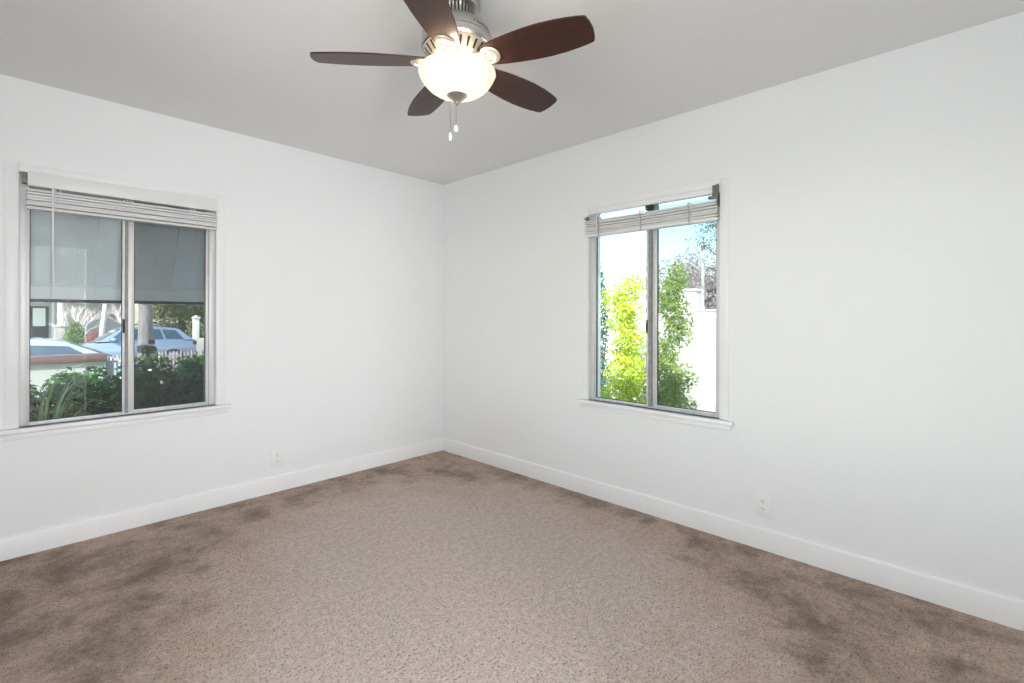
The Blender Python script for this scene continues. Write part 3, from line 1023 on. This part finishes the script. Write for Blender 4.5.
def strap_plant(loc, label, seed=5):
    t = empty('strap_leaf_plant', loc)
    tag(t, label, 'plant')
    rnd = random.Random(seed)
    for k in range(46):
        a = rnd.uniform(0, 2 * PI)
        ln = rnd.uniform(0.40, 0.72)
        hgt = rnd.uniform(0.85, 1.42)
        m = MB()
        vs, fs = [], []
        for i in range(9):
            s_ = i / 8
            r = ln * 0.5 * s_ ** 1.7
            zz = hgt * (1.55 * s_ - 0.62 * s_ ** 3.2)
            wd_ = 0.0115 * math.sin(PI * min(1, 0.12 + 0.88 * s_)) + 0.0012
            c_, s2 = math.cos(a), math.sin(a)
            p = Vector((c_ * (r + 0.03), s2 * (r + 0.03), zz))
            q = Vector((-s2, c_, 0)) * wd_
            vs += [p - q, p + Vector((0, 0, -0.006)), p + q]
        for i in range(8):
            b = i * 3
            fs += [(b, b + 1, b + 4, b + 3), (b + 1, b + 2, b + 5, b + 4)]
        m.add(vs, fs)
        m.build('strap_leaf', 'strap', t)
    return t
strap_plant((-2.67, 0.92, G), 'plant with long arching strap leaves at the foot of the window')

def grow(mb, p, d, r, ln, depth, rnd, spread=0.55, up_=0.15, n=5, shrink=0.72):
    q = p + d * ln
    mid = p.lerp(q, 0.5) + Vector((rnd.uniform(-1, 1), rnd.uniform(-1, 1), rnd.uniform(-1, 1))) * ln * 0.06
    mb.tube([p, mid, q], [r, r * 0.85, r * 0.68], n, caps=False)
    if depth == 0:
        return
    for k in range(2 if rnd.random() < 0.45 else 3):
        nd = (d + Vector((rnd.uniform(-1, 1), rnd.uniform(-1, 1), rnd.uniform(-1, 1))) * spread + Vector((0, 0, up_))).normalized()
        grow(mb, q if k else p.lerp(q, 0.75), nd, r * 0.62, ln * rnd.uniform(shrink - .1, shrink + .12), depth - 1, rnd, spread, up_, max(3, n - 1), shrink)

def bare_tree(loc, hgt, r, bark, label, seed, depth=5, lean=(0, 0), group=None, spread=0.6, first=0.34, name='bare_tree', cat='tree', trunks=1):
    t = empty(name, loc)
    tag(t, label, cat, group)
    rnd = random.Random(seed)
    m = MB()
    top = Vector((lean[0], lean[1], hgt * first))
    m.tube([(0, 0, 0), top * 0.5, top], [r * 1.15, r, r * 0.85], 10)
    m.build('trunk', bark, t, 40)
    m = MB()
    for k in range(4):
        d = Vector((rnd.uniform(-.7, .7), rnd.uniform(-.7, .7), 1)).normalized()
        grow(m, top * (1 if k < 3 else 0.8), d, r * 0.6, hgt * 0.22, depth, rnd, spread)
    m.build('branches', bark, t, 40)
    return t

def leafy_tree(loc, hgt, r, crown, n, size, leaf, bark, label, seed, group=None, name='leafy_tree', shell=0.6, aspect=0.5):
    t = empty(name, loc)
    tag(t, label, 'tree', group)
    rnd = random.Random(seed)
    m = MB()
    fork = hgt
    m.tube([(0, 0, 0), (0.02, 0, fork * 0.5), (0.0, 0.02, fork)], [r * 1.25, r, r * 0.9], 14)
    m.build('trunk', bark, t, 40)
    m = MB()
    for b in crown:
        tip = Vector((b[0], b[1], b[2]))
        st = Vector((0, 0, fork * 0.94))
        m.tube([st, st.lerp(tip, .5) + Vector((0, 0, .1)), tip], [r * 0.55, r * 0.35, r * 0.12], 7)
    m.build('branches', bark, t, 40)
    P, N = blob_points(crown, n, seed, shell)
    leaf_mesh(P, N, size, seed + 2, aspect).build('foliage', leaf, t)
    return t

# ------------------------------------------------------------------ front garden, street and houses beyond (seen through window 1)
struct(MB().box((-7.0, 3.90, G), (-1.98, 4.10, 0.69)).build('wall_garden', 'stuccograde'))
struct(MB().box((-7.02, 3.86, 0.69), (-1.96, 4.14, 0.775), 0, 0.006).build('trim_wall_cap', 'brownwood', None, 40))
def picket_fence(x0, n, label, seed):
    f = empty('picket_fence', (x0, 4.0, G))
    tag(f, label, 'fence')
    sp, h_ = 0.040, 1.262
    for z0 in (0.30, 0.95):
        MB().box((0, 0.008, z0), (n * sp, 0.035, z0 + 0.05)).build('rail', 'picket', f)
    rnd = random.Random(seed)
    for k in range(n):
        hh = h_ + rnd.uniform(-0.015, 0.015)
        x = k * sp + 0.008
        MB().prism([(x, 0.02), (x + 0.019, 0.02), (x + 0.019, hh - 0.03), (x + 0.0095, hh), (x, hh - 0.03)], 'y', -0.008, 0.008).build('picket', 'picket', f)
    for x in (0, n * sp - 0.06):
        MB().box((x, 0.035, 0), (x + 0.06, 0.095, h_ - 0.10)).build('post', 'picket', f)
picket_fence(-1.95, 7, 'short run of weathered pickets between the garden wall and the mailbox', 4)
picket_fence(-1.42, 60, 'long run of weathered pickets beyond the mailbox', 5)

def mailbox():
    o = empty('mailbox', (-1.16, 6.55, gz(6.55)))
    tag(o, 'black mailbox with raised flag on a post by the grey trunk', 'mailbox')
    hw_, hz = 0.095, 0.060
    zc = 1.165
    prof = [(-hw_, zc - hz), (hw_, zc - hz), (hw_, zc + 0.02)] + [(hw_ * math.cos(a), zc + 0.02 + 0.04 * math.sin(a)) for a in [PI * k / 10 for k in range(1, 10)]] + [(-hw_, zc + 0.02)]
    MB().prism(prof, 'y', -0.24, 0.22).build('box', 'black', o, 40)
    MB().prism([(p[0] * 1.04, zc + (p[1] - zc) * 1.06) for p in prof], 'y', -0.262, -0.241).build('door', 'black', o, 40)
    MB().box((-0.045, -0.045, 0), (0.045, 0.045, zc - hz - 0.001)).build('post', 'brownwood', o)
    m = MB()
    m.box((0.098, -0.05, zc - 0.01), (0.104, -0.03, zc + 0.15))
    m.box((0.020, -0.05, zc + 0.085), (0.110, -0.03, zc + 0.150), 0, 0.004)
    m.build('flag', 'black', o)
mailbox()
leafy_tree((-1.08, 7.25, gz(7.25)), 3.4, 0.105, [(0.3, 0.2, 5.0, 1.3, 1.2, 0.9), (-0.9, 0.3, 4.8, 1.1, 1.0, 0.8), (0.2, 1.0, 5.4, 1.1, 1.0, 0.8)], 2600, 0.16, 'oak', 'bark',
           'street tree whose thick grey trunk stands by the mailbox', 31)

# ---- cars
def car(name, loc, rz, paint, label, L_, W_, prof, belt, roof, wheel_r, pillars, hatch):
    """prof: [(x, z_low, z_belt, halfwidth)], roof: [(x, z)] greenhouse outline above the belt"""
    t = empty(name, loc, rz)
    tag(t, label, 'car')
    hw_ = W_ / 2
    # lower body: loft of cross sections
    m = MB()
    ring = []
    for x, zl, zb, k in prof:
        h = zb - zl
        w_ = hw_ * k
        ring.append([(x, -w_ * 0.90, zl), (x, -w_ * 0.985, zl + h * 0.18), (x, -w_, zl + h * 0.55), (x, -w_ * 0.975, zl + h * 0.85), (x, -w_ * 0.88, zb), (x, -w_ * 0.45, zb + 0.02),
                     (x, w_ * 0.45, zb + 0.02), (x, w_ * 0.88, zb), (x, w_ * 0.975, zl + h * 0.85), (x, w_, zl + h * 0.55), (x, w_ * 0.985, zl + h * 0.18), (x, w_ * 0.90, zl)])
    n = 12
    vs = [p for r_ in ring for p in r_]
    fs = []
    for i in range(len(ring) - 1):
        for k in range(n):
            fs.append((i * n + k, i * n + (k + 1) % n, (i + 1) * n + (k + 1) % n, (i + 1) * n + k))
    fs += [tuple(range(n))[::-1], tuple((len(ring) - 1) * n + k for k in range(n))]
    m.add(vs, fs)
    body = m.build('body', paint, t, 32)
    # greenhouse
    zb = belt
    m = MB()
    top = [(x, z) for x, z in roof]
    vs, fs = [], []
    zmax = max(z for _, z in top)
    for x, z in top:
        q = (z - zb) / (zmax - zb)
        w0, w1 = hw_ * 0.90, hw_ * (0.90 - 0.20 * q)
        vs += [(x, -w0, zb), (x, -w1, z), (x, -w1 * 0.55, z + 0.022 * q), (x, w1 * 0.55, z + 0.022 * q), (x, w1, z), (x, w0, zb)]
    for i in range(len(top) - 1):
        for k in range(5):
            fs.append((i * 6 + k, i * 6 + k + 1, (i + 1) * 6 + k + 1, (i + 1) * 6 + k))
    m.add(vs, fs)
    m.build('cabin', paint, t, 32)
    def wall_pt(x, f, s_):
        zt = np.interp(x, [a for a, _ in top], [b for _, b in top])
        z = zb + (zt - zb) * f
        q = (z - zb) / (zmax - zb)
        return Vector((x, s_ * (hw_ * (0.90 - 0.20 * q) + 0.006), z))
    for xa0, xa1, xb0, xb1 in pillars:                 # side windows: bottom from xa0..xb0, top from xa1..xb1
        for s_ in (-1, 1):
            g = MB()
            q = [wall_pt(xa0, 0.10, s_), wall_pt(xb0, 0.10, s_), wall_pt(xb1, 0.84, s_), wall_pt(xa1, 0.84, s_)]
            d = Vector((0, s_ * 0.004, 0))
            g.add(q + [p + d for p in q], [(0, 1, 2, 3), (4, 7, 6, 5), (0, 4, 5, 1), (1, 5, 6, 2), (2, 6, 7, 3), (3, 7, 4, 0)])
            g.build('side_window', 'carglass', t)
    # windscreen and rear window lie on the sloping ends of the cabin
    for nm, i0, i1 in (('windscreen', 0, 1), ('rear_window', len(top) - 1, len(top) - 2)):
        (xa, za), (xb, zb_) = top[i0], top[i1]
        g = MB()
        d = Vector((za - zb_, 0, xb - xa)); d = d if d.z > 0 else -d
        d = d.normalized() * 0.022
        A = Vector((xa, 0, za)); B = Vector((xb, 0, zb_))
        p, q = A.lerp(B, 0.10), A.lerp(B, 0.90)
        wa = hw_ * (0.90 - 0.20 * (p.z - zb) / (zmax - zb)) * 0.90
        wb = hw_ * (0.90 - 0.20 * (q.z - zb) / (zmax - zb)) * 0.90
        vs = [p + Vector((0, -wa, 0)), p + Vector((0, wa, 0)), q + Vector((0, wb, 0)), q + Vector((0, -wb, 0))]
        g.add([v + d * 0.2 for v in vs] + [v + d * 1.3 for v in vs], [(0, 1, 2, 3), (4, 7, 6, 5), (0, 4, 5, 1), (1, 5, 6, 2), (2, 6, 7, 3), (3, 7, 4, 0)])
        g.build(nm, 'carglass', t)
    wx = L_ / 2 - 0.88
    for x in (-wx, wx):
        for s_ in (-1, 1):
            wl = MB()
            prof_w = [(0.0, -0.09), (wheel_r * 0.66, -0.10), (wheel_r * 0.94, -0.10), (wheel_r, -0.07), (wheel_r, 0.07), (wheel_r * 0.94, 0.10), (wheel_r * 0.66, 0.10), (0.0, 0.09)]
            wl.lathe(prof_w, n=28)
            o = wl.build('wheel', 'tyre', t, 40)
            o.location = (x, s_ * (hw_ - 0.085), wheel_r)
            o.rotation_euler = (R(90) * s_, 0, 0)
            rm = MB()
            rm.lathe([(0.0, -0.106), (0.05, -0.108), (0.06, -0.098), (wheel_r * 0.60, -0.106), (wheel_r * 0.64, -0.100), (wheel_r * 0.64, -0.09), (0.0, -0.09)], n=24)
            rm.build('rim', 'chrome', o, 40)
    for s_ in (-1, 1):
        mm = MB()
        mx = pillars[-1][2] - 0.10 if not hatch else pillars[-1][2] - 0.12
        mm.box((mx - 0.09, s_ * (hw_ * 0.93), belt + 0.02), (mx + 0.06, s_ * (hw_ * 0.93 + 0.17), belt + 0.15), 0, 0.03)
        mm.build('mirror', paint, t, 50)
        tl = MB()
        tl.box((-L_ / 2 + 0.02, s_ * hw_ * 0.55, belt - 0.22), (-L_ / 2 + 0.16, s_ * hw_ * 0.93, belt - 0.05), 0, 0.02)
        tl.build('tail_light', 'redlens', t, 50)
        hlm = MB()
        hlm.box((L_ / 2 - 0.22, s_ * hw_ * 0.55, belt - 0.32), (L_ / 2 - 0.04, s_ * hw_ * 0.90, belt - 0.18), 0, 0.02)
        hlm.build('head_light', 'chrome', t, 50)
    return t

# sedan: local +x is its front
sed = dict(L_=4.55, W_=1.78,
           prof=[(-2.27, 0.42, 0.86, 0.72), (-2.20, 0.28, 0.97, 0.84), (-1.75, 0.24, 1.03, 0.96), (-0.9, 0.22, 1.00, 1.0), (0.3, 0.22, 0.98, 1.0), (0.95, 0.22, 0.97, 0.99), (1.5, 0.24, 0.88, 0.95), (2.0, 0.26, 0.77, 0.86), (2.24, 0.34, 0.66, 0.70)],
           belt=0.97, roof=[(-1.80, 1.00), (-1.05, 1.34), (-0.55, 1.42), (0.0, 1.43), (0.35, 1.39), (1.22, 0.985)], wheel_r=0.33,
           pillars=[(-1.30, -0.92, -0.42, -0.42), (-0.34, -0.34, 0.86, 0.42)], hatch=False)
car('sedan_car', (-2.35, 10.3, gz(10.3) + 0.013), 0, 'carwhite', 'pale silver sedan parked just beyond the brown capped garden wall', **sed)
suv = dict(L_=4.55, W_=1.85,
           prof=[(-2.26, 0.48, 1.00, 0.78), (-2.18, 0.30, 1.10, 0.90), (-1.6, 0.26, 1.13, 0.98), (-0.6, 0.25, 1.10, 1.0), (0.5, 0.25, 1.06, 1.0), (1.1, 0.26, 1.04, 0.98), (1.65, 0.28, 0.98, 0.95), (2.05, 0.30, 0.90, 0.87), (2.25, 0.40, 0.76, 0.74)],
           belt=1.09, roof=[(-2.10, 1.10), (-1.62, 1.56), (-1.1, 1.64), (-0.3, 1.67), (0.25, 1.63), (1.08, 1.08)], wheel_r=0.36,
           pillars=[(-1.78, -1.50, -1.15, -1.02), (-1.07, -0.95, -0.30, -0.30), (-0.22, -0.22, 0.72, 0.32)], hatch=True)
car('parked_suv', (0.68, 21.9, gz(21.9) + 0.013), PI, 'carblue', 'steel blue hatchback car parked across the street, partly behind the trunk', **suv)

# ---- house across the street
def far_house():
    o = empty('house', (0, 30, -0.40))
    tag(o, 'grey house with dark glazed door and white porch column across the street', 'house')
    MB().box((-9, 0, 0), (1.7, 6, 2.75)).build('wall', 'housegrey', o)
    m = MB()
    m.prism([(-1.6, 2.75), (6.6, 2.75), (6.6, 2.9), (2.5, 4.6), (-1.6, 2.9)], 'x', -9.6, 1.85)
    m.build('roof', 'shingle', o)
    MB().box((-2.45, -0.03, 0), (-1.30, -0.001, 2.14)).build('door_frame', 'housegrey', o)
    d = MB().box((-2.38, -0.06, 0.02), (-1.38, -0.031, 2.07)).build('door', 'doordark', o)
    MB().box((-1.95, -0.068, 1.08), (-1.50, -0.061, 1.98)).build('pane', MT['whitepaint'], d)
    MB().box((-1.28, -0.05, 0), (-1.18, -0.002, 2.4)).build('door_casing', 'whitepaint', o)
    m = MB()
    m.box((-1.24, -1.8, 0), (-0.80, -1.36, 1.06), 0, 0.01)
    m.box((-1.28, -1.84, 1.06), (-0.76, -1.32, 1.13), 0, 0.01)
    p = m.build('porch_pier', 'stone', o, 40)
    m = MB()
    m.lathe([(0.0, 1.13), (0.15, 1.13), (0.15, 1.19), (0.12, 1.22), (0.115, 2.55), (0.15, 2.62), (0.15, 2.75), (0.0, 2.75)], (-1.02, -1.58), 20)
    m.build('porch_column', 'whitepaint', o, 35)
far_house()
def rb(r, h):
    return [(0, 0, h * 0.5, r, r, h * 0.5), (r * 0.3, -r * 0.2, h * 0.6, r * 0.75, r * 0.75, h * 0.42)]
shrub('round_bush', (-0.72, 26.0, gz(26)), rb(0.36, 1.55), 1500, 0.11, 'leaffresh', 'round bright green bush beside the porch column of the grey house', 'bush', None, 41, stems=4)
shrub('rose_bush', (-0.16, 25.0, gz(25.0)), rb(0.28, 1.30), 1000, 0.08, 'redleaf', 'rose coloured bush at the foot of the pale leaning trunk', 'bush', None, 42, stems=5)
bare_tree((0.12, 25.7, gz(25.7)), 6.0, 0.10, 'palebark', 'bare tree with a pale leaning trunk across the street', 51, depth=4, lean=(0.28, 0.0), first=0.5)
bare_tree((1.1, 26.6, gz(26.6)), 3.2, 0.05, 'palebark', 'low bare tree of many pale twigs behind the leaning trunk', 52, depth=5, first=0.16, spread=0.75)
bare_tree((-0.4, 27.3, gz(27.3)), 2.6, 0.05, 'palebark', 'low bare tree of pale twigs before the grey house wall', 53, depth=5, first=0.2, spread=0.75)
leafy_tree((3.9, 28.4, gz(28.4)), 1.6, 0.16, [(0, 0, 2.55, 1.75, 1.4, 1.25), (-0.9, -0.4, 2.1, 1.0, 1.0, 0.85), (0.9, -0.4, 2.1, 1.0, 1.0, 0.85), (0.2, -0.9, 1.9, 0.9, 0.7, 0.7)], 5200, 0.17, 'oak', 'brownbark',
           'bushy evergreen tree beyond the parked blue car', 61)
shrub('dark_hedge', (5.0, 30.5, gz(30.5)), [(0, 0, 0.75, 1.6, 0.6, 0.8), (-1.5, 0, 0.75, 1.3, 0.6, 0.75), (1.6, 0, 0.8, 1.4, 0.6, 0.8)], 2600, 0.15, 'hedgedark', 'dark clipped hedge under the bushy evergreen tree', 'hedge', None, 62)
def gate_post(x, y, label):
    o = empty('gate_post', (x, y, gz(y)))
    tag(o, label, 'post')
    MB().box((-0.13, -0.13, 0), (0.13, 0.13, 1.75), 0, 0.01).build('shaft', 'whitepaint', o, 40)
    m = MB()
    m.box((-0.17, -0.17, 1.75), (0.17, 0.17, 1.82), 0, 0.01)
    m.lathe([(0.16, 1.82), (0.0, 1.93)], n=4)
    m.build('cap', 'whitepaint', o)
gate_post(4.02, 25.9, 'white gate post in front of the dark clipped hedge')
def low_wall():
    o = MB().box((3.35, 24.35, gz(24.5)), (7.5, 24.6, 0.10), 0, 0.02).build('retaining_wall', 'concrete', None, 40)
    tag(o, 'low pale concrete wall behind the tail of the blue car', 'wall', kind='thing')
low_wall()
rnd = random.Random(9)
for k, (x, y, s_, lab) in enumerate([(2.95, 23.9, 0.26, 'largest pale boulder by the low concrete wall'), (3.50, 23.95, 0.17, 'mid sized pale boulder by the low concrete wall'), (3.92, 23.9, 0.12, 'smallest pale boulder by the low concrete wall')]):
    bm = bmesh.new()
    bmesh.ops.create_icosphere(bm, subdivisions=3, radius=1)
    for v in bm.verts:
        d = v.co.normalized()
        v.co = d * (1 + 0.16 * math.sin(5 * d.x + k) * math.cos(4 * d.y + 2 * k) + 0.06 * math.sin(11 * d.z + k))
        v.co = Vector((v.co.x * s_ * 1.2, v.co.y * s_, max(v.co.z, -0.6) * s_ * 0.8))
    mb = MB(); bm.verts.index_update()
    mb.add([v.co[:] for v in bm.verts], [[v.index for v in f.verts] for f in bm.faces]); bm.free()
    tag(mb.build('boulder', 'concrete', None, 50, loc=(x, y, gz(y) + s_ * 0.48 + 0.02)), lab, 'boulder', 'pale boulders across the street')

# ------------------------------------------------------------------ side yard (seen through window 2)
def column_blobs(hgt, r, seed, n=9, taper=0.75):
    rr = random.Random(seed)
    out = []
    for k in range(n):
        t = (k + 0.5) / n
        w_ = r * (1 - taper * max(0, t - 0.35) / 0.65)
        out.append((rr.uniform(-.35, .35) * w_, rr.uniform(-.35, .35) * w_, hgt * (0.06 + 0.9 * t), w_ * rr.uniform(.6, .85), w_ * rr.uniform(.6, .85), hgt / n * rr.uniform(0.8, 1.2)))
    return out
shrub('upright_shrub', (3.30, 0.06, G), column_blobs(2.34, 0.45, 71, 12, 0.42), 7000, 0.060, 'lime', 'lime yellow upright shrub nearest the sliding sash, with ragged gaps', 'shrub', 'upright shrubs in the side yard', 71, shell=0.7)
shrub('upright_shrub', (3.05, -0.74, G), column_blobs(2.42, 0.38, 72, 12, 0.42), 6500, 0.055, 'midgreen', 'dense green upright shrub in front of the white stucco wall', 'shrub', 'upright shrubs in the side yard', 72, shell=0.7)
shrub('upright_shrub', (3.85, 0.80, G), column_blobs(2.55, 0.22, 73, 9), 2600, 0.055, 'bluegreen', 'thin blue green upright shrub beside the lime one', 'shrub', 'upright shrubs in the side yard', 73, shell=0.7)
shrub('sage_bush', (4.35, 0.15, G), [(0, 0, 0.7, 0.36, 0.36, 0.6), (0.1, -0.25, 0.55, 0.3, 0.3, 0.45), (0.0, 0.3, 0.6, 0.3, 0.3, 0.5)], 2200, 0.06, 'sage', 'low pale sage bush behind the lime shrub', 'bush', None, 74)
wl = MB()
wl.box((7.0, 0.57, -0.5), (7.22, 1.25, 1.76)); wl.box((6.97, 0.54, 1.76), (7.25, 1.28, 1.81), 0, 0.006)
wl.box((7.0, 1.25, -0.5), (7.22, 6.0, 1.30))
wl.box((7.0, -6.0, -0.5), (7.22, 0.57, 1.34)); wl.box((6.97, -6.0, 1.34), (7.25, 0.54, 1.385), 0, 0.006)
struct(wl.build('wall_side_yard', 'stucco'), 'white stucco garden wall stepping down to the road side')
leafy_tree((8.9, 0.05, G), 2.4, 0.06, [(-0.1, 0.45, 3.55, 0.7, 0.7, 0.55), (-0.2, 1.05, 3.45, 0.45, 0.45, 0.4), (0.1, -0.3, 3.8, 0.8, 0.8, 0.6), (0.0, 0.9, 3.95, 0.5, 0.6, 0.35)], 2200, 0.075, 'olive', 'brownbark',
           'olive tree whose grey leaves hang over the white wall', 81, shell=0.9, aspect=0.3)
for k, (x, y, h_, lab) in enumerate([(18.0, 4.6, 5.4, 'bare tree behind the lower white wall, nearest the olive'), (20.0, 7.8, 5.4, 'bare tree behind the taller white wall'), (24.0, 12.0, 6.5, 'bare tree farthest back behind the lime shrub')]):
    bare_tree((x, y, -0.45), h_, 0.08, 'twig', lab, 91 + k, depth=5, first=0.2, spread=0.7, group='bare trees behind the white wall')
for k, (x, y, r_, h_, lab) in enumerate([(12.0, 2.15, 0.85, 3.35, 'grey brown bush rising over the lower white wall'), (14.0, 4.15, 1.25, 3.95, 'grey brown bush behind the taller white wall')]):
    shrub('wild_bush', (x, y, -0.48), rb(r_, h_), 9000, 0.16, 'twig', lab, 'bush', None, 95 + k, stems=8, shell=0.9, aspect=0.25)
MB_ = MB().tube([(0, 0, 0), (0.02, 0, 1.8), (0.03, 0, 3.6)], [0.06, 0.05, 0.045], 10).build('utility_pole', 'whitepaint', None, 40, loc=(9.8, 1.58, -0.48))
tag(MB_, 'short pale pole standing behind the lower white wall', 'pole')
